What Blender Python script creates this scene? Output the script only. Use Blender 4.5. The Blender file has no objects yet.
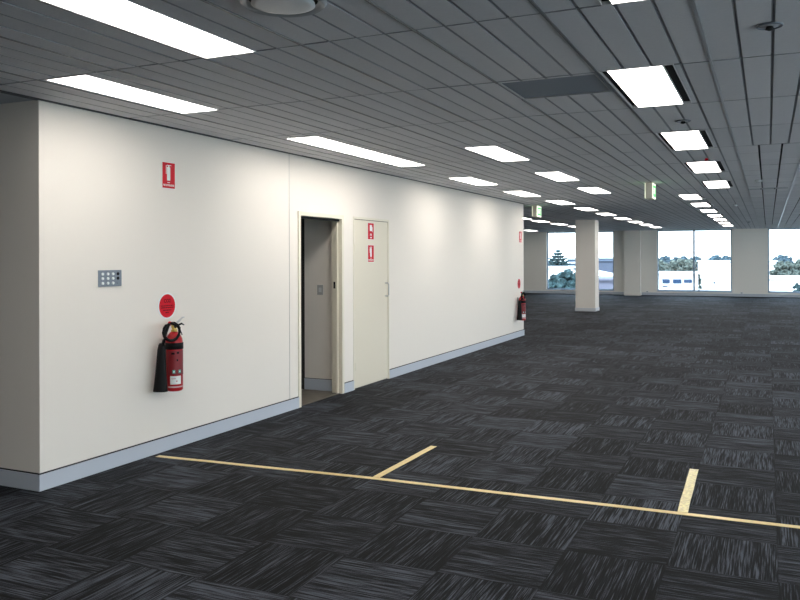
import bpy, bmesh, math, random
from mathutils import Vector, Matrix
random.seed(7)
PI = math.pi
sc = bpy.context.scene
col = sc.collection

# ------------------------------------------------------------------ camera
FPX, TH, HC = 802.0, math.radians(24.65), 1.603
cd = bpy.data.cameras.new('camera'); cam = bpy.data.objects.new('camera', cd); col.objects.link(cam)
cd.sensor_fit = 'HORIZONTAL'; cd.sensor_width = 36; cd.lens = FPX/800*36
cd.shift_y = -(300-257.6)/800; cd.clip_start = .05; cd.clip_end = 1500
cam.matrix_world = Matrix.Translation((0, 0, HC)) @ Matrix.Rotation(TH, 4, 'Z') @ Matrix.Rotation(PI/2, 4, 'X') @ Matrix.Rotation(-.003, 4, 'Z')
sc.camera = cam
# ------------------------------------------------------------------ world, sun, exposure
SKY, SUN, PANEL = 4.7, 5.0, 11.8
w = bpy.data.worlds.new('overcast_sky'); sc.world = w; w.use_nodes = True
nt = w.node_tree; bg = nt.nodes['Background']
tc = nt.nodes.new('ShaderNodeTexCoord'); sp = nt.nodes.new('ShaderNodeSeparateXYZ'); cr = nt.nodes.new('ShaderNodeValToRGB')
nt.links.new(tc.outputs['Generated'], sp.inputs[0]); nt.links.new(sp.outputs['Z'], cr.inputs[0]); nt.links.new(cr.outputs[0], bg.inputs[0])
cr.color_ramp.elements[0].position = 0.0; cr.color_ramp.elements[0].color = (.90, .96, 1, 1)
cr.color_ramp.elements[1].position = .5; cr.color_ramp.elements[1].color = (.62, .80, 1, 1)
bg.inputs[1].default_value = SKY
sd = bpy.data.lights.new('sun', 'SUN'); sd.energy = SUN; sd.angle = .02; sun = bpy.data.objects.new('sun', sd); col.objects.link(sun)
sun.rotation_euler = Vector((.35, .75, -.75)).to_track_quat('-Z', 'Y').to_euler()
sc.view_settings.view_transform = 'Standard'; sc.view_settings.look = 'None'
sc.view_settings.exposure = 0.0; sc.view_settings.gamma = 1.0; sc.view_settings.use_curve_mapping = False

# ------------------------------------------------------------------ helpers
def mat(name, c, rough=.6, metal=0.0, spec=.5, emit=0, ec=None, noise=0, nscale=20, bump=0, bscale=200):
    m = bpy.data.materials.new(name); m.use_nodes = True
    t = m.node_tree; b = t.nodes['Principled BSDF']
    b.inputs['Base Color'].default_value = (*c, 1); b.inputs['Roughness'].default_value = rough
    b.inputs['Metallic'].default_value = metal; b.inputs['Specular IOR Level'].default_value = spec
    if emit:
        b.inputs['Emission Color'].default_value = (*(ec or c), 1); b.inputs['Emission Strength'].default_value = emit
    if noise or bump:
        co = t.nodes.new('ShaderNodeTexCoord')
    if noise:
        n = t.nodes.new('ShaderNodeTexNoise'); n.inputs['Scale'].default_value = nscale; n.inputs['Detail'].default_value = 4
        t.links.new(co.outputs['Object'], n.inputs['Vector'])
        r = t.nodes.new('ShaderNodeValToRGB'); t.links.new(n.outputs['Fac'], r.inputs[0])
        r.color_ramp.elements[0].position = .3; r.color_ramp.elements[1].position = .7
        r.color_ramp.elements[0].color = (*[x*(1-noise) for x in c], 1); r.color_ramp.elements[1].color = (*[min(1, x*(1+noise)) for x in c], 1)
        t.links.new(r.outputs[0], b.inputs['Base Color'])
    if bump:
        n = t.nodes.new('ShaderNodeTexNoise'); n.inputs['Scale'].default_value = bscale; n.inputs['Detail'].default_value = 3
        t.links.new(co.outputs['Object'], n.inputs['Vector'])
        bp = t.nodes.new('ShaderNodeBump'); bp.inputs['Strength'].default_value = bump; bp.inputs['Distance'].default_value = .002
        t.links.new(n.outputs['Fac'], bp.inputs['Height']); t.links.new(bp.outputs[0], b.inputs['Normal'])
    return m

def B(bm, x0, x1, y0, y1, z0, z1, mi=0):
    vs = [bm.verts.new((x, y, z)) for x in (x0, x1) for y in (y0, y1) for z in (z0, z1)]
    for f in ((0, 1, 3, 2), (4, 6, 7, 5), (0, 4, 5, 1), (2, 3, 7, 6), (0, 2, 6, 4), (1, 5, 7, 3)):
        q = bm.faces.new([vs[i] for i in f]); q.material_index = mi
    return vs

def cyl(bm, c, r0, r1, h, axis='Z', seg=24, mi=0):
    M = Matrix.Translation(c)
    if axis == 'X': M = M @ Matrix.Rotation(PI/2, 4, 'Y')
    if axis == 'Y': M = M @ Matrix.Rotation(-PI/2, 4, 'X')
    r = bmesh.ops.create_cone(bm, cap_ends=True, segments=seg, radius1=r0, radius2=r1, depth=h, matrix=M)
    for v in r['verts']:
        for f in v.link_faces: f.material_index = mi

def lathe(bm, prof, c=(0, 0, 0), seg=32, axis='Z', sm=True):
    rings = []
    for r, z in prof:
        ring = []
        for i in range(seg):
            a = 2*PI*i/seg; p = (r*math.cos(a), r*math.sin(a), z)
            if axis == 'X': p = (z, p[0], p[1])
            ring.append(bm.verts.new((c[0]+p[0], c[1]+p[1], c[2]+p[2])))
        rings.append(ring)
    for a, b in zip(rings, rings[1:]):
        for i in range(seg):
            j = (i+1) % seg; bm.faces.new((a[i], a[j], b[j], b[i])).smooth = sm
    bm.faces.new(rings[0][::-1]); bm.faces.new(rings[-1])

def tube(bm, pts, r, seg=10, closed=False):
    pts = [Vector(p) for p in pts]; n = len(pts); rings = []
    rs = r if isinstance(r, (list, tuple)) else [r]*n
    for i, p in enumerate(pts):
        a = pts[(i-1) % n] if (closed or i > 0) else p
        b = pts[(i+1) % n] if (closed or i < n-1) else p
        t = (b-a).normalized(); u = t.cross(Vector((.31, .17, .93))).normalized(); v = t.cross(u)
        rings.append([bm.verts.new(p+rs[i]*(math.cos(2*PI*k/seg)*u+math.sin(2*PI*k/seg)*v)) for k in range(seg)])
    m = n if closed else n-1
    for i in range(m):
        A, C = rings[i], rings[(i+1) % n]
        for k in range(seg):
            l = (k+1) % seg; bm.faces.new((A[k], A[l], C[l], C[k])).smooth = True
    if not closed:
        bm.faces.new(rings[0][::-1]); bm.faces.new(rings[-1])

def obj(name, bm, mats, parent=None, bevel=0, label=None, loc=None):
    bmesh.ops.recalc_face_normals(bm, faces=bm.faces[:])
    me = bpy.data.meshes.new(name); bm.to_mesh(me); bm.free()
    for m in (mats if isinstance(mats, (list, tuple)) else [mats]): me.materials.append(m)
    o = bpy.data.objects.new(name, me); col.objects.link(o)
    if parent: o.parent = parent
    if bevel:
        b = o.modifiers.new('bevel', 'BEVEL'); b.width = bevel; b.segments = 2; b.limit_method = 'ANGLE'
    if label: o['label'] = label
    if loc: o.location = loc
    return o
def box(name, d, m, parent=None, bevel=0, label=None):
    bm = bmesh.new(); B(bm, *d); return obj(name, bm, m, parent, bevel, label)
def struct(o): o['kind'] = 'structure'; return o
def tag(o, label, cat, group=None):
    o['label'] = label; o['category'] = cat
    if group: o['group'] = group
    return o
def thing(name, label, cat, loc=(0, 0, 0), rz=0, group=None):
    o = bpy.data.objects.new(name, None); o.empty_display_size = .05; col.objects.link(o); o.location = loc; o.rotation_euler.z = rz
    return tag(o, label, cat, group)
def dup(root, loc):
    def cp(o, par):
        c = o.copy(); col.objects.link(c); c.parent = par
        for ch in [k for k in bpy.data.objects if k.parent == o]: cp(ch, c)
        return c
    chs = [k for k in bpy.data.objects if k.parent == root]
    r = root.copy(); col.objects.link(r); r.location = loc
    for ch in chs: cp(ch, r)
    return r
def text(name, body, size, m, parent, loc, rot, sx=1):
    cu = bpy.data.curves.new(name, 'FONT'); cu.body = body; cu.size = size; cu.align_x = 'CENTER'; cu.align_y = 'CENTER'; cu.extrude = .0004; cu.offset = size*.02
    t = bpy.data.objects.new(name+'_curve', cu); col.objects.link(t)
    me = bpy.data.meshes.new_from_object(t.evaluated_get(bpy.context.evaluated_depsgraph_get()))
    bpy.data.objects.remove(t); me.materials.clear(); me.materials.append(m)
    o = bpy.data.objects.new(name, me); col.objects.link(o); o.parent = parent; o.location = loc; o.rotation_euler = rot; o.scale = (sx, 1, 1)
    return o
def at(u, d):      # ground position of the image column u at viewing depth d
    l = (u-400)/FPX*d
    return (-math.sin(TH)*d+math.cos(TH)*l, math.cos(TH)*d+math.sin(TH)*l)
def zat(v, d): return HC-(v-257.6)/FPX*d

# ------------------------------------------------------------------ materials
WALL = mat('wall_paint', (.84, .785, .71), .55, spec=.3, bump=.05, bscale=300)
FARWALL = mat('far_wall_lightened', (.90, .865, .79), .55, spec=.3)  # wall paint made brighter to stand in for missing light at this end
TRIMG = mat('grey_skirting', (.52, .56, .62), .4, spec=.5)
DARK = mat('shadow_gap_black', (.012, .012, .014), .8)
DOORP = mat('cream_door_paint', (.76, .70, .57), .45)
FRAMEP = mat('cream_frame_paint', (.78, .73, .60), .4)
PLASTER = mat('plasterboard', (.5, .52, .55), .8)
BACKING = mat('ceiling_void', (.05, .05, .055), .9)
WHITE = mat('white_metal', (.8, .8, .8), .4)
WINF = mat('window_frame_metal', (.24, .33, .43), .4, metal=.2)
BLACK = mat('black_rubber', (.005, .005, .0055), .55, spec=.15)
RED = mat('extinguisher_red', (.42, .006, .012), .28, spec=.35)
SRED = mat('sign_red', (.62, .006, .02), .5, spec=.15)
SWHITE = mat('sign_white', (.85, .88, .86), .4)
DRED = mat('sign_print_dark_red', (.06, .002, .004), .5, spec=.1)
STEEL = mat('brushed_steel', (.55, .55, .55), .3, metal=.9)
BRASS = mat('brass_valve', (.75, .55, .15), .3, metal=.7)
PLATE = mat('plate_grey', (.20, .23, .27), .4, metal=.3)
GREEN = mat('lit_green', (.05, .5, .12), .4, emit=.7, ec=(.08, .75, .2))
LITW = mat('lit_white_legend', (.9, .95, .8), .4, emit=1.3, ec=(.95, 1, .75))
CREAMP = mat('cream_plastic', (.80, .77, .62), .4)
TEAL = mat('teal_print', (.05, .35, .3), .5)
GOLD = mat('gold_tape', (.80, .62, .27), .33, metal=.25, spec=.6, noise=.12, nscale=30, bump=.8, bscale=60)
TIMBER = mat('brown_vinyl', (.11, .095, .075), .5, noise=.2, nscale=9)
PANELM = mat('lit_diffuser', (.9, .9, .9), .5, emit=PANEL, ec=(1, .945, .885))

def ceiling_mat():
    m = bpy.data.materials.new('mineral_fibre_plank'); m.use_nodes = True
    t = m.node_tree; b = t.nodes['Principled BSDF']; b.inputs['Roughness'].default_value = .75; b.inputs['Specular IOR Level'].default_value = .25
    co = t.nodes.new('ShaderNodeTexCoord')
    n1 = t.nodes.new('ShaderNodeTexNoise'); n1.inputs['Scale'].default_value = 55; n1.inputs['Detail'].default_value = 6
    n2 = t.nodes.new('ShaderNodeTexNoise'); n2.inputs['Scale'].default_value = 1.2; n2.inputs['Detail'].default_value = 3
    for n in (n1, n2): t.links.new(co.outputs['Object'], n.inputs['Vector'])
    at_ = t.nodes.new('ShaderNodeAttribute'); at_.attribute_name = 'tone'
    a1 = t.nodes.new('ShaderNodeMath'); a1.operation = 'MULTIPLY_ADD'; a1.inputs[1].default_value = .16; t.links.new(n1.outputs['Fac'], a1.inputs[0])
    a2 = t.nodes.new('ShaderNodeMath'); a2.operation = 'MULTIPLY_ADD'; a2.inputs[1].default_value = .10; t.links.new(n2.outputs['Fac'], a2.inputs[0]); t.links.new(at_.outputs['Fac'], a2.inputs[2])
    t.links.new(a2.outputs[0], a1.inputs[2])
    r = t.nodes.new('ShaderNodeMix'); r.data_type = 'RGBA'; t.links.new(a1.outputs[0], r.inputs['Factor'])
    r.inputs['A'].default_value = (.46, .47, .49, 1); r.inputs['B'].default_value = (.95, .955, .98, 1)
    t.links.new(r.outputs['Result'], b.inputs['Base Color'])
    bp = t.nodes.new('ShaderNodeBump'); bp.inputs['Strength'].default_value = .3; bp.inputs['Distance'].default_value = .003
    t.links.new(n1.outputs['Fac'], bp.inputs['Height']); t.links.new(bp.outputs[0], b.inputs['Normal'])
    return m
CEIL = ceiling_mat()

TX, TY, X0, Y0 = .527, .565, -.485, 4.36      # carpet tile size and a tile corner
def carpet_mat():
    m = bpy.data.materials.new('carpet_tile'); m.use_nodes = True
    t = m.node_tree; L = t.links; N = t.nodes.new; b = t.nodes['Principled BSDF']
    b.inputs['Roughness'].default_value = .8; b.inputs['Specular IOR Level'].default_value = .14
    def math_(op, a, c=None, d=None):
        q = N('ShaderNodeMath'); q.operation = op
        for i, s in enumerate((a, c, d)):
            if s is None: continue
            if isinstance(s, (int, float)): q.inputs[i].default_value = s
            else: L.new(s, q.inputs[i])
        return q.outputs[0]
    co = N('ShaderNodeTexCoord'); s = N('ShaderNodeSeparateXYZ'); L.new(co.outputs['Object'], s.inputs[0])
    x = math_('DIVIDE', math_('SUBTRACT', s.outputs[0], X0), TX); y = math_('DIVIDE', math_('SUBTRACT', s.outputs[1], Y0), TY)
    ix = math_('FLOOR', x); iy = math_('FLOOR', y); fx = math_('SUBTRACT', x, ix); fy = math_('SUBTRACT', y, iy)
    par = math_('ABSOLUTE', math_('MODULO', math_('ADD', ix, iy), 2.0))         # 0 -> streaks along Y
    par = math_('GREATER_THAN', par, .5)
    def mix(a, c):   # par ? c : a
        return math_('ADD', math_('MULTIPLY', a, math_('SUBTRACT', 1.0, par)), math_('MULTIPLY', c, par))
    across = mix(fx, fy); along = mix(fy, fx)
    cid = N('ShaderNodeCombineXYZ'); L.new(ix, cid.inputs[0]); L.new(iy, cid.inputs[1])
    wn = N('ShaderNodeTexWhiteNoise'); wn.noise_dimensions = '3D'; L.new(cid.outputs[0], wn.inputs['Vector'])
    tid = math_('MULTIPLY', wn.outputs['Value'], 57.0)
    def streak(sa, sl, det):
        v = N('ShaderNodeCombineXYZ'); L.new(math_('MULTIPLY', across, sa), v.inputs[0]); L.new(math_('MULTIPLY', along, sl), v.inputs[1]); L.new(tid, v.inputs[2])
        n = N('ShaderNodeTexNoise'); n.inputs['Scale'].default_value = 1; n.inputs['Detail'].default_value = det; n.inputs['Roughness'].default_value = .6
        L.new(v.outputs[0], n.inputs['Vector']); return n.outputs['Fac']
    f1 = streak(72, 2.2, 2); f2 = streak(11, .7, 2)
    n3 = N('ShaderNodeTexNoise'); n3.inputs['Scale'].default_value = 170; n3.inputs['Detail'].default_value = 2; L.new(co.outputs['Object'], n3.inputs['Vector'])
    # the loom's light streaks: mid grey on near-black
    a = math_('ADD', math_('MULTIPLY', f1, .66), math_('MULTIPLY', f2, .26))
    a = math_('ADD', a, math_('MULTIPLY', n3.outputs['Fac'], .16))
    a = math_('ADD', a, math_('MULTIPLY', math_('SUBTRACT', wn.outputs['Value'], .5), .07))
    r = N('ShaderNodeValToRGB'); L.new(a, r.inputs[0])
    e = r.color_ramp.elements; e[0].position = .46; e[0].color = (.001, .0012, .0016, 1); e[1].position = .655; e[1].color = (.074, .083, .102, 1)
    k = e.new(.54); k.color = (.0065, .0075, .010, 1)
    edge = math_('MINIMUM', math_('MINIMUM', fx, math_('SUBTRACT', 1.0, fx)), math_('MINIMUM', fy, math_('SUBTRACT', 1.0, fy)))
    g = math_('ADD', math_('MULTIPLY', math_('GREATER_THAN', edge, .008), .4), .6)
    mx = N('ShaderNodeMix'); mx.data_type = 'RGBA'; mx.blend_type = 'MULTIPLY'; mx.inputs['Factor'].default_value = 1
    L.new(r.outputs[0], mx.inputs['A']); L.new(g, mx.inputs['B']); L.new(mx.outputs['Result'], b.inputs['Base Color'])
    bp = N('ShaderNodeBump'); bp.inputs['Strength'].default_value = .5; bp.inputs['Distance'].default_value = .004
    L.new(a, bp.inputs['Height']); L.new(bp.outputs[0], b.inputs['Normal'])
    return m
CARPET = carpet_mat()

def glass_mat():
    m = bpy.data.materials.new('window_glass'); m.use_nodes = True; t = m.node_tree
    t.nodes.remove(t.nodes['Principled BSDF']); out = t.nodes['Material Output']
    tr = t.nodes.new('ShaderNodeBsdfTransparent'); tr.inputs[0].default_value = (.93, .97, .99, 1)
    gl = t.nodes.new('ShaderNodeBsdfGlossy'); gl.inputs['Roughness'].default_value = .02
    mx = t.nodes.new('ShaderNodeMixShader'); mx.inputs[0].default_value = .06
    t.links.new(tr.outputs[0], mx.inputs[1]); t.links.new(gl.outputs[0], mx.inputs[2]); t.links.new(mx.outputs[0], out.inputs[0]); return m
GLASS = glass_mat()

# ------------------------------------------------------------------ setting
XL, YC, YE, YF, H = -4.57, 3.99, 16.05, 34.5, 2.70
XMIN, XMAX, YMIN = -14.0, 5.0, -8.0
ZT = 2.86     # top of walls, in the ceiling void
struct(box('floor', (XMIN-.3, XMAX+.3, YMIN-.3, YF+.3, -.1, 0), CARPET))

D1A, D1B, D1T = 7.385, 8.30, 2.06      # open doorway
D2A, D2B, D2T = 8.62, 9.58, 2.08      # closed door
TK = .12
bm = bmesh.new()
for a, b, z0 in ((YC, D1A-.03, 0), (D1B+.03, D2A-.015, 0), (D2B+.015, YE, 0), (D1A-.03, D1B+.03, D1T+.03), (D2A-.015, D2B+.015, D2T+.015)):
    B(bm, XL-TK, XL, a, b, z0, ZT)
struct(obj('wall_left', bm, WALL))
struct(box('trim_1', (XL, XL+.003, 7.168, 7.174, .125, H), mat('wall_joint', (.62, .60, .55), .6)))
struct(box('wall_front_return', (-10, XL-TK, YC, YC+TK, 0, ZT), WALL))
struct(box('wall_end_return', (-10, XL-TK, YE-TK, YE, 0, ZT), WALL))
struct(box('wall_core_side', (-10.12, -10, YC, YE, 0, ZT), WALL))
struct(box('wall_outer_left', (XMIN-.2, XMIN, YMIN, YF, 0, ZT), WALL))
struct(box('wall_back', (XMIN, XMAX, YMIN-.2, YMIN, 0, ZT), WALL))
# skirtings (with the thin black shadow gap above)
def skirt(name, d, gap):
    bm = bmesh.new(); B(bm, *d); 
    g = list(gap); B(bm, *g, mi=1)
    return struct(obj(name, bm, [TRIMG, DARK]))
bh = .112
n = 0
for a, b in ((YC-.012, D1A-.045), (D1B+.052, D2A-.03), (D2B+.03, YE+.012)):
    n += 1
    skirt('baseboard_left' if n == 1 else 'baseboard_left_%d' % n, (XL, XL+.012, a, b, 0, bh), (XL, XL+.004, a, b, bh, bh+.010))
skirt('baseboard_front_return', (-10, XL, YC-.012, YC, 0, bh), (-10, XL, YC-.004, YC, bh, bh+.010))
skirt('baseboard_end_return', (-10, XL, YE, YE+.012, 0, bh), (-10, XL, YE, YE+.004, bh, bh+.010))

# room behind the open doorway
struct(box('wall_inner_room', (-5.13, XL-TK, 8.39, 8.51, 0, ZT), WALL))
INN = mat('painted_room_darkness', (.03, .029, .027), .8)  # near-black walls put the unlit room's darkness into the colour
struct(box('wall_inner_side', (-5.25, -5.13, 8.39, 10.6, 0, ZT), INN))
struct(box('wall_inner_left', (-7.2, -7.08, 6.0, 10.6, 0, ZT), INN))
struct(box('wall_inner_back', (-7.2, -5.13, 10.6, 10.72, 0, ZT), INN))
struct(box('wall_inner_front', (-7.08, XL-TK, 6.0, 6.12, 0, ZT), WALL))
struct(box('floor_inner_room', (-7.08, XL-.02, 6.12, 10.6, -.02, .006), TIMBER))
struct(box('ceiling_inner_room', (-7.2, XL-TK, 6.0, 10.72, H-.1, H-.06), PLASTER))
skirt('baseboard_inner', (-5.13, XL-TK, 8.378, 8.39, .006, .14), (-5.13, XL-TK, 8.386, 8.39, .14, .146))
bm = bmesh.new(); B(bm, -4.948, -4.868, 8.382, 8.39, 1.157, 1.277)
r = thing('light_switch', 'small grey switch plate on the wall inside the open doorway', 'light switch')
obj('plate', bm, mat('mid_grey_plastic', (.42, .43, .42), .5), r, .002); box('rocker', (-4.925, -4.89, 8.378, 8.383, 1.19, 1.245), mat('rocker_grey', (.6, .62, .62), .4), r)

# door_1: the open doorway's frame
def frame(bm, a, b, t, w_, dep, x0=XL+.012):
    B(bm, x0-dep, x0, a-w_, a, 0, t+w_); B(bm, x0-dep, x0, b, b+w_, 0, t+w_); B(bm, x0-dep, x0, a, b, t, t+w_)
d1 = struct(thing('door_1', 'open doorway in a cream steel frame leading to a dark room', 'door')); del d1['category']
bm = bmesh.new(); frame(bm, D1A+.002, D1B, D1T-.002, .048, TK+.024)
B(bm, XL-.07, XL-.04, D1B-.022, D1B, 0, D1T); B(bm, XL-.07, XL-.04, D1A, D1A+.022, 0, D1T); B(bm, XL-.07, XL-.04, D1A, D1B, D1T-.022, D1T)
obj('door_frame', bm, FRAMEP, d1, .003)
bm = bmesh.new(); B(bm, XL-.105, XL-.078, D1B-.004, D1B+.001, 1.24, 1.32); obj('strike_plate', bm, BLACK, d1)
box('head_strip', (XL-.035, XL-.025, D1A, D1B, D1T-.03, D1T-.004), BLACK, d1)  # thin black strip across the top of the opening
# door_2: the closed cupboard door
d2 = struct(thing('door_2', 'closed cream flush door with two red signs', 'door')); del d2['category']
bm = bmesh.new(); frame(bm, D2A+.004, D2B-.004, D2T-.004, .028, TK, XL+.006); obj('door_frame', bm, FRAMEP, d2, .002)
box('door_leaf', (XL-.04, XL-.004, D2A+.008, D2B-.008, .012, D2T-.01), DOORP, d2, .002)
bm = bmesh.new(); B(bm, XL-.05, XL-.0, D2A+.004, D2B-.004, D2T-.011, D2T-.004); obj('head_shadow_strip', bm, mat('head_shadow_brown', (.15, .12, .08), .8), d2)  # brown strip filling the head gap, its shadow line put in as colour
bm = bmesh.new(); hy = D2B-.075
tube(bm, [(XL-.004, hy, 1.10), (XL+.035, hy, 1.10), (XL+.045, hy, 1.115), (XL+.045, hy, 1.255), (XL+.035, hy, 1.27), (XL-.004, hy, 1.27)], .007)
obj('pull_handle', bm, STEEL, d2)
for z in (1.72, .28, 1.0):
    bm = bmesh.new(); cyl(bm, (XL+.006, D2A+.010, z), .007, .007, .10); obj('hinge', bm, FRAMEP, d2)

# ------------------------------------------------------------------ far wall, windows, pilaster, column
WIN = [(-8.79, -5.92), (-4.16, -1.31), (0.0, 2.87)]
SZ, HZ = .20, 2.698
bm = bmesh.new()
xs = [XMIN] + [v for p in WIN for v in p] + [XMAX]
for i in range(0, len(xs), 2): B(bm, xs[i], xs[i+1], YF, YF+.25, 0, ZT)
for a, b in WIN: B(bm, a, b, YF, YF+.25, 0, SZ); B(bm, a, b, YF, YF+.25, HZ, ZT)
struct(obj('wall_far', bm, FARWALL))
for i, (a, b) in enumerate(WIN):
    wn = struct(thing('window_%d' % (i+1), 'two-pane window in the far wall', 'window')); del wn['category']
    bm = bmesh.new(); f = .045; y0, y1 = YF+.10, YF+.16
    B(bm, a, a+f, y0, y1, SZ, HZ); B(bm, b-f, b, y0, y1, SZ, HZ); B(bm, a, b, y0, y1, SZ, SZ+f); B(bm, a, b, y0, y1, HZ-f, HZ)
    B(bm, (a+b)/2-.035, (a+b)/2+.035, y0-.02, y1, SZ, HZ)
    obj('window_frame', bm, WINF, wn)
    for u0, u1 in ((a+f, (a+b)/2-.035), ((a+b)/2+.035, b-f)):
        box('pane', (u0, u1, YF+.128, YF+.132, SZ+f, HZ-f), GLASS, wn)
    box('window_sill', (a-.02, b+.02, YF-.03, YF+.10, SZ-.025, SZ+.004), mat('sill', (.55, .6, .66), .4), wn, .003)
skirt('baseboard_far', (XMIN, XMAX, YF-.06, YF, .02, .13), (XMIN, XMAX, YF-.06, YF, 0, .02))
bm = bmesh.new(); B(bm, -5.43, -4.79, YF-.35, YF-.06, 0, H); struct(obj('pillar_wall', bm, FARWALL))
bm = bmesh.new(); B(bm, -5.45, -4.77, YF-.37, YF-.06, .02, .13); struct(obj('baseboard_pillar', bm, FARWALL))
# right wall with windows (outside the frame, gives the bluish daylight from the right)
RW = [(-7.6+4.0*i, -4.2+4.0*i) for i in range(1, 10)]
bm = bmesh.new(); ys = [YMIN] + [v for p in RW for v in p] + [YF+.25]
for i in range(0, len(ys), 2): B(bm, XMAX, XMAX+.25, ys[i], ys[i+1], 0, ZT)
for a, b in RW: B(bm, XMAX, XMAX+.25, a, b, 0, SZ); B(bm, XMAX, XMAX+.25, a, b, HZ, ZT)
struct(obj('wall_right', bm, WALL))
for i, (a, b) in enumerate(RW):
    wn = struct(thing('window_%d' % (i+4), 'two-pane window in the right wall', 'window')); del wn['category']
    bm = bmesh.new(); f = .045; x0, x1 = XMAX+.10, XMAX+.16
    B(bm, x0, x1, a, a+f, SZ, HZ); B(bm, x0, x1, b-f, b, SZ, HZ); B(bm, x0, x1, a, b, SZ, SZ+f); B(bm, x0, x1, a, b, HZ-f, HZ)
    B(bm, x0, x1, (a+b)/2-.035, (a+b)/2+.035, SZ, HZ); obj('window_frame', bm, WINF, wn)
    for u0, u1 in ((a+f, (a+b)/2-.035), ((a+b)/2+.035, b-f)): box('pane', (XMAX+.128, XMAX+.132, u0, u1, SZ+f, HZ-f), GLASS, wn)

cl = thing('column', 'square cream column standing free on the carpet before the left window', 'column', (-4.91, 24.1, 0))
box('shaft', (-.29, .29, -.28, .28, 0, H-.001), WALL, cl, .004)
box('plinth', (-.305, .305, -.295, .295, .001, .10), mat('pale_plinth', (.62, .63, .65), .4), cl, .004)

# ------------------------------------------------------------------ ceiling lights (positions first: the planks are cut round them)
MX, XB, YG, MY = .63, -.29, 3.55, 1.275
def mod(c): return c
L = []       # (x0, x1, y0, y1, slots, row)
ln = 1.27
def row(xc, centres, slots, name, wd=.31, n0=1):
    for c in centres: L.append((xc, c, slots, name, wd))
row(-.455, [-4.72, -2.18, .36, 2.91], True, 'A')  # the ones behind the view are unseen, added to light the room
row(-.705, [5.44, 8.05, 10.52, 13.12], True, 'A')
row(-1.29, [15.66, 18.10, 20.60, 23.10, 25.65, 28.20, 30.75], True, 'A2')
row(-2.635, [-4.72, -2.18, .36, 2.92], False, 'B')  # here too the unseen ones behind are added for the lighting
row(-2.60, [8.20, 10.85, 13.40], False, 'B')
row(-3.86, [4.20, 6.90, 8.17, 11.0, 13.53], False, 'C')
row(-3.78, [16.02, 18.48, 20.98, 23.55, 26.05, 28.5, 30.9], False, 'C2')
row(-6.32, [19.4, 21.95, 24.1, 26.5, 29.0], False, 'D')
row(-8.9, [19.4, 24.4, 29.4, 32.3], False, 'E')
row(1.25, [-4.7, -2.2, .4, 2.9, 5.4, 8.0, 10.5, 13.1, 15.6, 18.1, 20.6, 23.1, 25.6, 28.2, 30.7], False, 'F')  # all but the far end is out of view, added for the lighting
cuts = []
for xc, c, s, nm, wd in L:
    cuts.append((xc-wd/2-(.05 if s else .012), xc+wd/2+(.065 if s else .012), c-ln/2-.006, c+ln/2+.006))
cuts.append((-1.545, -.93, 4.86, 5.43))      # recess
# planks
bm = bmesh.new(); tone = bm.faces.layers.float.new('tone')
gap = .017
sub = True
def plank(x0, x1, y0, y1, t):
    if x1-x0 < .02 or y1-y0 < .02: return
    z = H+random.uniform(0, .0025)
    for f in {f for v in B(bm, x0, x1, y0, y1, z, z+.012) for f in v.link_faces}:
        f[tone] = t; f.normal_update()
        if abs(f.normal.z) < .5: f.material_index = 1
    if sub: B(bm, x0-.008, x1+.008, y0, y1, H+.006, H+.009, 1)
def cell(x0, x1, y0, y1):
    t = .45+random.uniform(-.06, .06)
    rects = [(x0, x1, y0, y1)]
    for a, b, c, d in cuts:
        out = []
        for (p, q, r_, s_) in rects:
            if b <= p or a >= q or d <= r_ or c >= s_: out.append((p, q, r_, s_)); continue
            if c > r_: out.append((p, q, r_, c))
            if d < s_: out.append((p, q, d, s_))
            if a > p: out.append((p, a, max(r_, c), min(s_, d)))
            if b < q: out.append((b, q, max(r_, c), min(s_, d)))
        rects = out
    for p, q, r_, s_ in rects: plank(p, q, r_, s_, t)
im = math.ceil((XMAX-XB)/MX)
for i in range(-22, im):
    for k in range(-10, 25):
        y0, y1 = YG+MY*k, YG+MY*(k+1)
        xa = XB+MX*i
        three = xa > -.3 and y0 > 8.6
        n = 3 if three else 4; sub = not three
        tg = random.uniform(-.02, .02)
        for j in range(n):
            a = xa+MX/n*j; b = a+MX/n
            g = gap if not three else .018
            ya, yb = max(y0, YMIN), min(y1, YF)
            a2, b2 = max(a+g/2, XMIN), min(b-g/2, XMAX)
            if b2-a2 < .03 or yb-ya < .05: continue
            if b2 <= XL+.03 and ya < YE:       # inside the core or over the lobby at the left
                if ya < YE-.2: 
                    if yb <= YE: continue
                    ya = YE
            elif a2 < XL+.02 and ya < YE: a2 = XL+.02
            if three:
                ym = (ya+yb)/2
                cell(a2, b2, ya+.005, ym-.004); cell(a2, b2, ym+.004, yb-.005)
            else: cell(a2, b2, ya+.008, yb-.008)
o = obj('ceiling', bm, [CEIL, mat('groove_grey', (.37, .385, .41), .8)]); struct(o)
struct(box('ceiling_void', (XMIN, XMAX, YMIN, YF, ZT, ZT+.05), BACKING))
struct(box('ceiling_lobby', (XMIN, XL-.02, YMIN, YC, H+.001, H+.02), PLASTER))
struct(box('trim_2', (XL-.02, XL+.02, YMIN, YE, H-.004, H+.03), mat('edge_angle', (.06, .06, .065), .5)))
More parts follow.
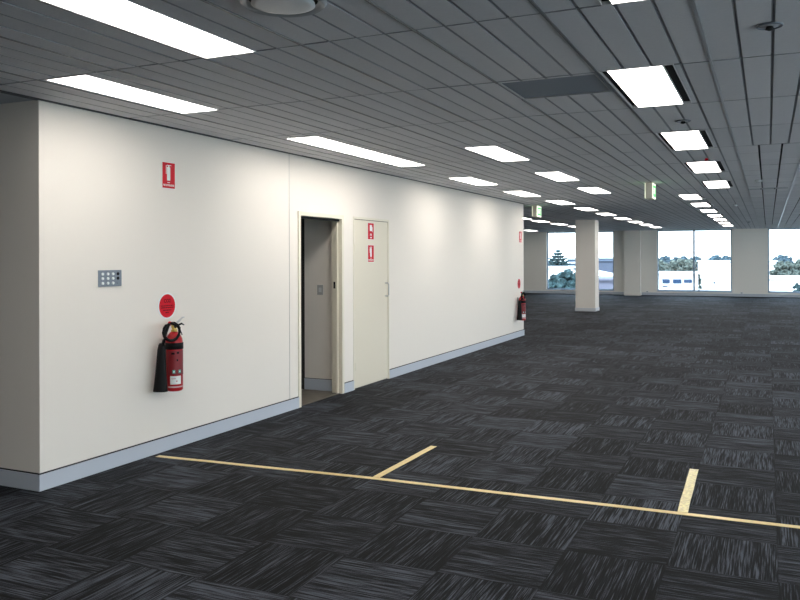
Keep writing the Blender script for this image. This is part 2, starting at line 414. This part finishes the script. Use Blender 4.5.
# T bars along the depth, a mesh of its own for each bar
TB = mat('ceiling_tee', (.22, .23, .24), .45, metal=.3); TBW = mat('ceiling_tee_bright', (.55, .56, .58), .3, metal=.5)
no = 3
for i in range(-22, im):
    x = XB+MX*i
    if x > XMAX-.1 or x < XMIN+.1: continue
    ya = YMIN if x > XL+.05 else YE
    segs = [(ya, YF)]
    for a, b, c, d in cuts:
        if a < x+.006 and b > x-.006:
            segs = [s for p, q in segs for s in (((p, min(q, c)), (max(p, d), q)) if c < q and d > p else ((p, q),)) if s[1]-s[0] > .05]
    bm = bmesh.new()
    white = i in (0, 1, 2)  # these bars take the lighter metal, window glare put into the colour
    for p, q in segs: B(bm, x-.007, x+.007, p, q, H-.003, H+.016)
    struct(obj('trim_%d' % no, bm, TBW if white else TB)); no += 1

# troffers
def make_light(slots, label):
    t = thing('ceiling_light', label, 'ceiling light', (0, 0, H))
    hw, hl = .155, ln/2
    a = .048 if slots else .010; b = .062 if slots else .010
    bm = bmesh.new()
    B(bm, -hw-a, hw+b, -hl-.004, -hl+.004, -.002, .05); B(bm, -hw-a, hw+b, hl-.004, hl+.004, -.002, .05)
    for x in (-hw-a, hw+b-.005): B(bm, x, x+.005, -hl, hl, -.002, .05)
    if slots:
        for x in (-hw-.004, hw): B(bm, x, x+.004, -hl, hl, -.001, .05)
    B(bm, -hw-a, hw+b, -hl, hl, .05, .055)
    obj('housing', bm, WHITE, t)
    box('diffuser', (-hw, hw, -hl+.006, hl-.006, .002, .010), PANELM, t)
    if slots:
        box('air_slot', (-hw-a+.005, -hw-.004, -hl+.004, hl-.004, .015, .02), DARK, t)
        box('air_slot', (hw+.004, hw+b-.005, -hl+.004, hl-.004, .015, .02), DARK, t)
    return t
ORD = ['nearest', 'second', 'third', 'fourth', 'fifth', 'sixth', 'seventh', 'eighth', 'ninth', 'tenth', 'eleventh', 'twelfth', 'thirteenth', 'fourteenth', 'fifteenth']
ROWS = {'A': 'lit panel with black slots, %s of the near row right of centre', 'A2': 'lit panel, %s of the far close-set row ending above the middle window',
        'B': 'lit slim panel, %s of the row second in from the cream wall', 'C': 'lit slim panel, %s of the row hugging the long cream wall',
        'C2': 'lit slim panel, %s of the far row passing right of the square column', 'D': 'small lit panel, %s of the far row seen between wall end and column',
        'E': 'small lit panel, %s of the row farthest left beyond the wall end', 'F': 'lit panel, %s of the mostly unseen row at the right edge of the ceiling', 'G': 'lit panel, %s of the row by the right wall windows'}
off = {'A': 3, 'B': 3, 'C': 0}
protos = {}; cnt = {}
for xc, c, s, nm, wd in L:
    i = cnt.get(nm, 0); cnt[nm] = i+1
    o_ = off.get(nm, 0)
    word = ORD[i-o_] if i >= o_ else ['added unseen one farthest back', 'added unseen one next back', 'added unseen one just behind'][i]
    if nm == 'C' and i in (1, 2):
        word = ['near half of the long second light', 'far half of the long second light'][i-1]; lab = 'lit slim panel, %s hugging the cream wall' % word
    else:
        if nm == 'C' and i > 2: word = ORD[i-1]
        lab = ROWS[nm] % word
    if s not in protos: o = protos[s] = make_light(s, lab)
    else: o = dup(protos[s], (0, 0, 0))
    o.location = (xc, c, H); o['label'] = lab; o['group'] = 'fluorescent ceiling lights in rows'

# recess panel
t = thing('return_air_panel', 'dark square recessed air panel in the ceiling left of the big light', 'ceiling vent', (-1.24, 5.145, H))
box('mesh_panel', (-.30, .30, -.28, .28, .008, .014), mat('dark_grille', (.26, .30, .35), .8, bump=.6, bscale=400), t)
bm = bmesh.new()
for d in ((-.305, -.295, -.283, .283), (.295, .305, -.283, .283), (-.305, .305, -.285, -.277), (-.305, .305, .277, .285)): B(bm, d[0], d[1], d[2], d[3], 0, .04)
obj('rim', bm, TBW, t)
# round diffuser
t = thing('round_air_diffuser', 'round pale metal air diffuser at the top edge of the ceiling', 'air diffuser', (-1.865, 2.885, H))
bm = bmesh.new(); lathe(bm, [(.185, 0), (.185, -.012), (.172, -.026), (.150, -.012), (.145, 0)]); obj('outer_ring', bm, mat('diffuser_metal', (.45, .47, .49), .35), t)
bm = bmesh.new(); lathe(bm, [(.09, -.002), (.134, -.016), (.136, -.024), (.11, -.029), (.06, -.031), (.01, -.031)]); obj('centre_disc', bm, mat('diffuser_disc', (.75, .78, .8), .35), t)
bm = bmesh.new(); lathe(bm, [(.150, -.0005), (.150, -.004), (.01, -.004)]); obj('dark_throat', bm, DARK, t)
# detectors and sprinklers
for x, y, r_, nm, lab, m_ in ((.01, 4.19, .055, 'sprinkler_rose', 'small round grey sprinkler rose in the ceiling at upper right', 'sprinkler'),
                          (-.62, 6.83, .055, 'sprinkler_rose', 'small round sprinkler rose between the two big air-slot lights', 'sprinkler'),
                          (-.12, 12.6, .05, 'smoke_detector', 'small round smoke detector right of the lit row, the nearer one', 'smoke detector'),
                          (-.62, 18.3, .05, 'smoke_detector', 'small round smoke detector on the dark ceiling above the middle window', 'smoke detector'),
                          (-.55, 27.5, .05, 'smoke_detector', 'tiny round smoke detector close to the far wall', 'smoke detector')):
    t = thing(nm, lab, m_, (x, y, H))
    if m_ == 'sprinkler':
        bm = bmesh.new(); bmesh.ops.create_circle(bm, segments=8, radius=.001); bm.free()
        bm = bmesh.new(); tube(bm, [(r_*math.cos(a), r_*math.sin(a), -.004) for a in [2*PI*i/24 for i in range(24)]], .005, 6, True); obj('outer_ring', bm, PLATE, t)
        bm = bmesh.new(); lathe(bm, [(r_*.9, 0), (r_*.85, -.004), (.015, -.006)]); obj('cover_plate', bm, PLASTER, t)
        bm = bmesh.new(); lathe(bm, [(.014, -.005), (.02, -.02), (.006, -.026)]); obj('sprinkler_head', bm, DARK, t)
    else:
        bm = bmesh.new(); lathe(bm, [(r_, 0), (r_, -.015), (r_*.7, -.035), (.01, -.04)]); obj('body', bm, PLASTER, t)
        bm = bmesh.new(); lathe(bm, [(r_*.75, -.025), (r_*.75, -.031), (r_*.6, -.031)]); obj('sensor_grille', bm, DARK, t)
bm = bmesh.new(); cyl(bm, (-.62, 9.55, H-.012), .02, .012, .024); tag(obj('alarm_indicator', bm, SRED), 'tiny red indicator on the ceiling just before the third air-slot light', 'indicator light')
t = thing('ceiling_vent', 'small slotted vent in the ceiling near the right edge', 'ceiling vent', (.0, 14.2, H))
box('vent_plate', (-.29, .29, -.11, .11, -.006, 0), PLASTER, t)
for x in (-.1, .1): box('slot', (x-.008, x+.008, -.10, .10, -.008, -.005), DARK, t)

# ------------------------------------------------------------------ exit signs
def exit_sign(x, y, lab, r_):
    t = thing('exit_sign', lab, 'exit sign', (x, y, H), 0, 'green exit signs hanging from the ceiling')
    box('housing', (-.055, .045, -.17, .17, -.245, -.012), CREAMP, t, .008)
    box('mount', (-.03, .03, -.06, .06, -.014, 0), CREAMP, t)
    box('end_cap', (-.050, .040, -.176, -.170, -.235, -.022), mat('end_cream', (.68, .65, .54), .5), t)
    for sx, face in ((.045, 1), (-.055, -1)):
        x0, x1 = (sx, sx+.006) if face > 0 else (sx-.006, sx)
        f = box('legend_panel', (x0, x1, -.165, .165, -.24, -.018), LITW, t)
        e = (x1, x1+.002) if face > 0 else (x0-.002, x0)
        bm = bmesh.new(); B(bm, e[0], e[1], -.142, .142, -.215, -.045); obj('green_field', bm, GREEN, f)
        text('lettering', 'EXIT', .125, LITW, f, (e[1]+.001 if face > 0 else e[0]-.001, 0, -.13), (PI/2, 0, PI/2 if face > 0 else -PI/2), .78)
    return t
exit_sign(-1.575, 12.33, 'green exit sign hanging from the ceiling amid the light rows, the larger one', 0)
exit_sign(-4.46, 16.7, 'small lit exit sign hanging just past the end of the cream wall', 0)

# ------------------------------------------------------------------ floor tapes
GOLD2 = mat('crinkled_gold_tape', (.86, .68, .34), .28, metal=.75, noise=.3, nscale=45, bump=1, bscale=55)
GOLD2.node_tree.nodes['Bump'].inputs['Distance'].default_value = .012
def tape(pts, wd, lab, z=.0, m=GOLD):
    bm = bmesh.new(); P = []
    n = len(pts)
    for i, p in enumerate(pts):
        a = Vector(pts[max(0, i-1)]); b = Vector(pts[min(n-1, i+1)]); t = (b-a).normalized(); nn = Vector((-t.y, t.x))*wd/2
        P.append([bm.verts.new((p[0]+s*nn.x, p[1]+s*nn.y, zz)) for s, zz in ((1, z), (1, z+.002), (-1, z+.002), (-1, z))])
    for A, C in zip(P, P[1:]):
        for k in range(4): bm.faces.new((A[k], A[(k+1) % 4], C[(k+1) % 4], C[k]))
    bm.faces.new(P[0]); bm.faces.new(P[-1][::-1])
    return tag(obj('floor_tape', bm, m), lab, 'tape', 'gold tape strips on the carpet')
def ipts(a, b, n, jit):
    return [(a[0]+(b[0]-a[0])*i/n+(random.uniform(-jit, jit) if 0 < i < n else 0), a[1]+(b[1]-a[1])*i/n+(random.uniform(-jit, jit) if 0 < i < n else 0)) for i in range(n+1)]
tape(ipts((-4.50, 5.085), (-2.58, 5.215), 8, .003)+ipts((-2.58, 5.215), (2.2, 5.36), 16, .003)[1:], .050, 'long thin gold tape line crossing the dark carpet from the cream wall')
tape(ipts((-2.60, 5.24), (-2.58, 6.30), 4, .004), .055, 'short gold tape stub branching off the long line at mid floor', .0022)
tape(ipts((-.49, 5.30), (-.51, 6.41), 4, .003), .062, 'short crinkled shiny tape stub branching off the long line at right', .0022, GOLD2)

# ------------------------------------------------------------------ things on the left wall
RW_ = (PI/2, 0, PI/2)      # text facing +X
def rect_sign(y0, y1, z0, z1, lab, kind, x=XL):
    t = thing('fire_sign', lab, 'sign', (x, (y0+y1)/2, (z0+z1)/2), 0, 'red fire equipment signs')
    w2, h2 = (y1-y0)/2, (z1-z0)/2
    box('backing', (.0005, .003, -w2, w2, -h2, h2), SWHITE, t)
    box('red_field', (.003, .0042, -w2*.92, w2*.92, -h2*.95, h2*.95), SRED, t)
    bm = bmesh.new(); xx = (.0042, .0052)
    if kind == 'ext':
        B(bm, *xx, -w2*.26, w2*.22, -h2*.38, h2*.62); B(bm, *xx, -w2*.10, w2*.10, h2*.62, h2*.76); B(bm, *xx, -w2*.3, w2*.35, h2*.72, h2*.78)
        B(bm, *xx, -w2*.42, -w2*.34, h2*.1, h2*.74); B(bm, *xx, -w2*.2, w2*.15, -h2*.56, -h2*.50)
        obj('pictogram', bm, SWHITE, t)
        text('lettering', 'FIRE EXTINGUISHER', h2*.20, SWHITE, t, (.0045, 0, -h2*.74), RW_, min(1, w2*1.7/(h2*.20*9.4)))
    else:
        B(bm, *xx, -w2*.35, w2*.35, h2*.02, h2*.74); B(bm, *xx, w2*.4, w2*.5, -h2*.1, h2*.5)
        B(bm, *xx, -w2*.25, w2*.25, -h2*.82, -h2*.68)
        obj('pictogram', bm, SWHITE, t)
        text('lettering', 'FIRE', h2*.34, SWHITE, t, (.0045, 0, -h2*.42), RW_, .8)
    return t
rect_sign(5.222, 5.388, 2.185, 2.41, 'red fire extinguisher sign high on the cream wall above the near extinguisher', 'ext')
rect_sign(8.99, 9.165, 1.83, 2.045, 'upper red fire sign on the closed cream door', 'hose', XL-.004)
rect_sign(8.99, 9.165, 1.545, 1.765, 'lower red fire extinguisher sign on the closed cream door', 'ext', XL-.004)
rect_sign(15.72, 15.90, 1.90, 2.13, 'small red fire sign high at the far end of the cream wall', 'ext')

def round_sign(y, z, r_, lab):
    t = thing('extinguisher_disc_sign', lab, 'sign', (XL, y, z), 0, 'round red signs above the extinguishers')
    bm = bmesh.new(); lathe(bm, [(r_*1.12, .0005), (r_*1.12, .003), (.001, .003)], seg=48, axis='X', sm=False); obj('white_disc', bm, SWHITE, t)
    bm = bmesh.new(); lathe(bm, [(r_, .003), (r_, .0042), (.001, .0042)], seg=48, axis='X', sm=False); obj('red_disc', bm, SRED, t)
    text('lettering', 'CO2', r_*.42, DRED, t, (.0045, 0, r_*.42), RW_)
    random.seed(3)
    for zz, hw in ((.02, .78), (-.14, .80), (-.36, .5), (-.56, .22)):
        bm = bmesh.new(); y_ = -hw*r_
        while y_ < hw*r_:
            l = r_*random.uniform(.07, .22); B(bm, .0042, .005, y_, min(y_+l, hw*r_), (zz-.04)*r_, (zz+.04)*r_); y_ += l+r_*.05
        obj('small_print', bm, DRED, t)
    return t
round_sign(5.282, 1.205, .098, 'round red disc sign on the cream wall just above the near extinguisher')
round_sign(15.70, 1.07, .10, 'round red disc sign above the extinguisher at the far wall end')

# switch panel
t = thing('switch_panel', 'grey push-button switch plate on the cream wall near the corner', 'switch panel', (XL, 4.64, 1.452))
box('face_plate', (0, .008, -.118, .118, -.062, .062), PLATE, t, .002)
for i, y in enumerate((-.078, -.025, .027)):
    for z in (.033, -.001, -.037): 
        bm = bmesh.new(); cyl(bm, (.011, y, z), .0115, .0105, .007, 'X', 20); obj('button', bm, SWHITE, t)
for z in (.033, -.001):
    bm = bmesh.new(); cyl(bm, (.010, .078, z), .012, .012, .005, 'X', 20); obj('button', bm, BLACK, t, label='black button')
bm = bmesh.new(); cyl(bm, (.010, .078, -.037), .011, .011, .004, 'X', 20); obj('button', bm, PLATE, t, label='grey button')

# extinguishers
def extinguisher(lab, loc):
    t = thing('fire_extinguisher', lab, 'fire extinguisher', loc, 0, 'red fire extinguishers on wall brackets')   # local origin: foot of the cylinder axis
    R = .069
    bm = bmesh.new(); lathe(bm, [(.055, 0), (R-.004, .006), (R, .015), (R, .405), (R-.004, .43), (R-.018, .46), (.034, .482), (.022, .49), (.02, .50)], seg=40); obj('cylinder', bm, RED, t)
    bm = bmesh.new(); lathe(bm, [(.026, .488), (.027, .505), (.018, .51), (.018, .53)], seg=24); B(bm, -.014, .014, -.022, .022, .515, .545); obj('valve', bm, BRASS, t, .001)
    bm = bmesh.new(); bx = -.09
    B(bm, -.078-.014, -.074, -.03, .03, .30, .46); B(bm, -.08, -.055, -.035, .035, .43, .437); obj('wall_bracket', bm, STEEL, t)
    # two levers reaching to +Y
    bm = bmesh.new(); tube(bm, [(0, -.02, .545), (0, .02, .552), (0, .06, .575), (0, .10, .598), (0, .125, .600)], [.009, .010, .009, .007, .005]); obj('upper_lever', bm, STEEL, t)
    bm = bmesh.new(); tube(bm, [(0, .0, .53), (0, .05, .538), (0, .09, .548), (0, .12, .535)], [.008, .009, .008, .005]); obj('carry_handle', bm, BLACK, t)
    bm = bmesh.new(); tube(bm, [(.01, .02, .54), (.012, .05, .515), (.012, .07, .48), (.01, .085, .455)], .004); obj('pin_tag', bm, BLACK, t)
    bm = bmesh.new(); lathe(bm, [(.006, .54), (.014, .548), (.016, .562), (.010, .574), (.002, .577)], (0, -.055, .0), seg=16); obj('safety_cap', bm, SRED, t)
    # band
    bm = bmesh.new(); lathe(bm, [(R+.001, .345), (R+.004, .347), (R+.004, .398), (R+.001, .40)], seg=40); obj('band', bm, BLACK, t)
    # hose: loop in front of the neck, then down to the horn
    hz = .495; hy = -.085; r_ = .072
    pts = [(.02, -.01, .53), (.05, -.03, .545)]
    for k in range(0, 15):
        a = math.radians(95-k*25); pts.append((.045+.010*math.sin(k*.4), hy+1.2*r_*math.cos(a), hz+r_*math.sin(a)))
    pts += [(.045, -.165, .47), (.03, -.160, .43), (.01, -.150, .40), (-.005, -.145, .37)]
    bm = bmesh.new(); tube(bm, pts, .0125, 10); obj('hose', bm, BLACK, t)
    # discharge horn, held beside the cylinder
    bm = bmesh.new(); lathe(bm, [(.018, .39), (.026, .375), (.032, .34), (.046, .12), (.056, .012), (.058, 0), (.05, .001)], (0, 0, 0), seg=28)
    h = obj('horn', bm, BLACK, t); h.location = (-.01, -.158, .015); h.rotation_euler = (math.radians(-2.6), 0, 0)
    # wrapped labels
    def wrap(name, a0, a1, z0, z1, m, off=.0012):
        bm = bmesh.new(); n = 12; g = []
        for i in range(n+1):
            a = math.radians(a0+(a1-a0)*i/n)
            g.append([bm.verts.new((rr*math.cos(a), rr*math.sin(a), z)) for rr, z in ((R+.0003, z0), (R+off, z0), (R+off, z1), (R+.0003, z1))])
        for A, C in zip(g, g[1:]):
            for k in range(4): bm.faces.new((A[k], A[(k+1) % 4], C[(k+1) % 4], C[k]))
        bm.faces.new(g[0]); bm.faces.new(g[-1])
        return obj(name, bm, m, t)
    wrap('instruction_label', -100, 35, .135, .335, mat('label_dark_red', (.22, .012, .018), .4))
    for a0, a1, z in ((-70, -48, .305), (-34, -18, .31), (-35, -25, .25)): wrap('printed_mark', a0, a1, z, z+.016, BLACK, .002)
    for a0 in (-62, -22): wrap('class_mark', a0, a0+18, .150, .178, TEAL, .0022)
    for a0 in (-56, -16): wrap('class_mark_centre', a0, a0+7, .158, .170, SWHITE, .0026)
    wrap('paper_label', -78, -3, .060, .128, SWHITE, .002)
    wrap('label_print', -70, -40, .105, .108, SRED, .0026); wrap('label_print', -38, -30, .082, .090, SRED, .0026)
    wrap('pale_stripe', -95, 20, .032, .044, mat('stripe', (.62, .45, .45), .5), .002)
    return t
extinguisher('red fire extinguisher with black horn on the wall below the disc sign, near corner', (-4.478, 5.265, .507))
extinguisher('small red fire extinguisher with black horn at the far end of the cream wall', (-4.478, 15.62, .34))

# small fittings at the far skirting
for x, lab in ((-.95, 'small white outlet on the skirting under the right-hand pier of the far wall'), (-4.55, 'small white outlet on the skirting beside the far pilaster')):
    t = thing('power_outlet', lab, 'power outlet', (x, YF-.06, .16), 0)
    box('cover', (-.06, .06, -.015, 0, -.02, .03), SWHITE, t); box('socket', (-.03, .03, -.017, -.015, -.01, .02), PLATE, t)

# ------------------------------------------------------------------ outside
GZ = -9.0
struct(box('ground', (-900, 700, YF+.4, 1400, GZ-.5, GZ), mat('distant_ground', (.05, .065, .06), .9, noise=.3, nscale=.05)))
BW = mat('white_render', (.86, .86, .86), .7); BG = mat('grey_cladding', (.09, .11, .16), .7); BL = mat('lilac_roof', (.15, .155, .21), .7)
BWIN = mat('dark_glazing', (.02, .05, .11), .4, spec=.2); BBLUE = mat('blue_grey_roof', (.045, .085, .14), .6)
RT = math.atan2(at(700, 10)[0]-at(690, 10)[0], 1)
def bldg(u0, u1, vt, d, dep, lab, body, bands=(), wins=(), wm=None, roof=None):
    uc = (u0+u1)/2; c = at(uc, d); wd = (u1-u0)/FPX*d; zt = zat(vt, d)
    t = thing('building', lab, 'building', (c[0], c[1], GZ), TH-math.atan((uc-400)/FPX)); wd *= .94
    box('walls', (-wd/2, wd/2, 0, dep, 0, zt-GZ), body, t)
    box('roof_edge', (-wd/2-.2, wd/2+.2, -.2, dep+.2, zt-GZ, zt-GZ+.12), roof or body, t)
    for v0, v1 in bands: box('band', (-wd/2, wd/2, -.15, 0, zat(v1, d)-GZ, zat(v0, d)-GZ), wm or BG, t)
    for a, b, v0, v1 in wins: 
        w_ = box('window', ((a-uc)/FPX*d, (b-uc)/FPX*d, -.12, 0, zat(v1, d)-GZ, zat(v0, d)-GZ), BWIN, t)
    return t
bldg(655, 698, 274.5, 74, 6, 'low white building with a row of dark windows outside the middle window', BW, wins=((663, 670, 280, 284), (673, 681, 280, 284), (683.5, 691, 280, 283.5), (663, 668, 286.5, 287.5)))
bldg(698, 775, 262.5, 112, 8, 'tall plain white building filling the right pane of the middle window', BW, wins=((715, 716.5, 283, 284.5),))
bldg(760, 830, 280.5, 64, 8, 'low white building outside the right-hand window', BW)
bldg(770, 776.5, 266, 100, 6, 'narrow white block at the left side of the right-hand window', BW)
bldg(566, 622, 258.5, 150, 12, 'long white office block with blue-grey window bands outside the left window', BW, bands=((260, 262), (264, 266), (267.5, 270)), wm=BBLUE)
bldg(596, 622, 262, 120, 12, 'blue-grey slatted building seen right of the column', BG, bands=((259.5, 261),), wm=BBLUE)
bldg(545, 574, 268.5, 84, 8, 'low white roofed hall behind the trees of the left window', BW)
bldg(598, 622, 281, 50, 6, 'low lilac-grey building right of the column, bottom of window', BL)
# sloped white roof right of the column
t = thing('warehouse', 'white sloping-roofed warehouse right of the column outside', 'building', (*at(608, 75), GZ), TH)
bm = bmesh.new(); z0 = zat(281, 75)-GZ; z1 = zat(270, 75)-GZ; z2 = zat(274, 75)-GZ
vs = [bm.verts.new(p) for p in ((-1.2, 0, 0), (2.5, 0, 0), (2.5, 0, z2-.4), (-1.2, 0, z1), (-1.2, 8, 0), (2.5, 8, 0), (2.5, 8, z2-.4), (-1.2, 8, z1))]
for f in ((0, 1, 2, 3), (4, 5, 6, 7), (0, 1, 5, 4), (1, 2, 6, 5), (2, 3, 7, 6), (3, 0, 4, 7)): bm.faces.new([vs[i] for i in f])
obj('walls', bm, BW, t)

TRUNK = mat('bark', (.10, .08, .06), .9)
def leaf(name, c): return mat(name, c, .9, spec=.2, noise=.7, nscale=3.5, bump=1, bscale=6)
FAR = leaf('haze_tinted_foliage', (.06, .10, .125)); MID = leaf('mid_foliage', (.038, .07, .075)); OLV = leaf('olive_foliage', (.095, .115, .10))  # the far leaf colour has bluish distance haze mixed in
def tree(u, d, vt, wd, lab, m, group=None, hcrown=.75):
    x, y = at(u, d); zt = zat(vt, d); h = zt-GZ; random.seed(int(u*7+d))
    t = thing('tree', lab, 'tree', (x, y, GZ), 0, group)
    bm = bmesh.new(); tube(bm, [(0, 0, 0), (.1, 0, h*.3), (0, .1, h*.6)], [.3, .22, .12], 8); obj('trunk', bm, TRUNK, t)
    bm = bmesh.new(); ch = h*hcrown
    for k in range(150):
        a = random.uniform(0, 2*PI); q = random.uniform(-.5, .5); rr = math.sqrt(max(0, .25-q*q))*2*random.uniform(.3, 1)*wd*.42
        s = wd*random.uniform(.035, .09)
        rv = bmesh.ops.create_icosphere(bm, subdivisions=2, radius=s, matrix=Matrix.Translation((rr*math.cos(a), rr*math.sin(a), h-ch/2+q*(ch-s*2))))
        for v in rv['verts']: v.co += Vector([random.uniform(-1, 1)*s*.5 for _ in range(3)])
    obj('foliage', bm, m, t); return t
def pine(u, d, vt, wd, lab):
    x, y = at(u, d); h = zat(vt, d)-GZ; t = thing('pine_tree', lab, 'tree', (x, y, GZ))
    bm = bmesh.new(); tube(bm, [(0, 0, 0), (0, 0, h)], [.3, .05], 8); obj('trunk', bm, TRUNK, t)
    bm = bmesh.new(); random.seed(5)
    for k in range(16):
        f = k/15; z = h*(.55+.43*f); r_ = min(1.5, .12+.78*(h-z))
        for j in range(9):
            a = j*2*PI/9+k; p = Vector((math.cos(a), math.sin(a), 0))
            tube(bm, [Vector((0, 0, z)), p*r_*.6+Vector((0, 0, z-.05*r_)), p*r_+Vector((0, 0, z+.12*r_))], [.12, .16+.06*(1-f), .06], 5)
    obj('foliage', bm, MID, t); return t
pine(558, 95, 249.5, 4.2, 'tall tiered pine tree outside the left window')
tree(570, 45, 268, 2.9, 'leafy dark green tree in front, outside the left window beside the column', MID)
tree(554, 48, 275, 2.4, 'low dark green tree at lower left corner of the left window', MID)
tree(563, 54, 277, 2.4, 'rounded dark green tree between its neighbours in the left window', MID)
tree(797, 55, 284, 1.4, 'small green tree at the lower right of the right-hand window', MID)
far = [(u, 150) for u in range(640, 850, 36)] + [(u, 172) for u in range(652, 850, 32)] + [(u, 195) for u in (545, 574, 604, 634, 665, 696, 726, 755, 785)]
rk = {}
for u, d in far:
    rk[d] = rk.get(d, 0)+1
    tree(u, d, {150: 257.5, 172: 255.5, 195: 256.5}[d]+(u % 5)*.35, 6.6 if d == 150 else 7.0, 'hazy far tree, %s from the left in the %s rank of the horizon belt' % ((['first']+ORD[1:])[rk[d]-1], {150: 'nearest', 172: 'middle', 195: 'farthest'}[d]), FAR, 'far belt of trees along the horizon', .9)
for i, (u, d, vt) in enumerate([(650, 84, 261), (662, 98, 260.5), (673, 92, 261), (681, 107, 259.5), (688, 98, 260)]):
    tree(u, d, vt, 4.6, ['', 'second ', 'third ', 'fourth ', 'fifth '][i]+'grey-green bushy tree from the left above the low white building', OLV, 'grey-green trees above the low white building', .95)
for i, (u, d, vt) in enumerate([(781, 88, 262), (790, 94, 261), (800, 82, 260)]):
    tree(u, d, vt, 3.6, ['left', 'middle', 'right'][i]+' one of three grey-green trees outside the right-hand window', OLV, 'grey-green trees outside the right-hand window', .95)
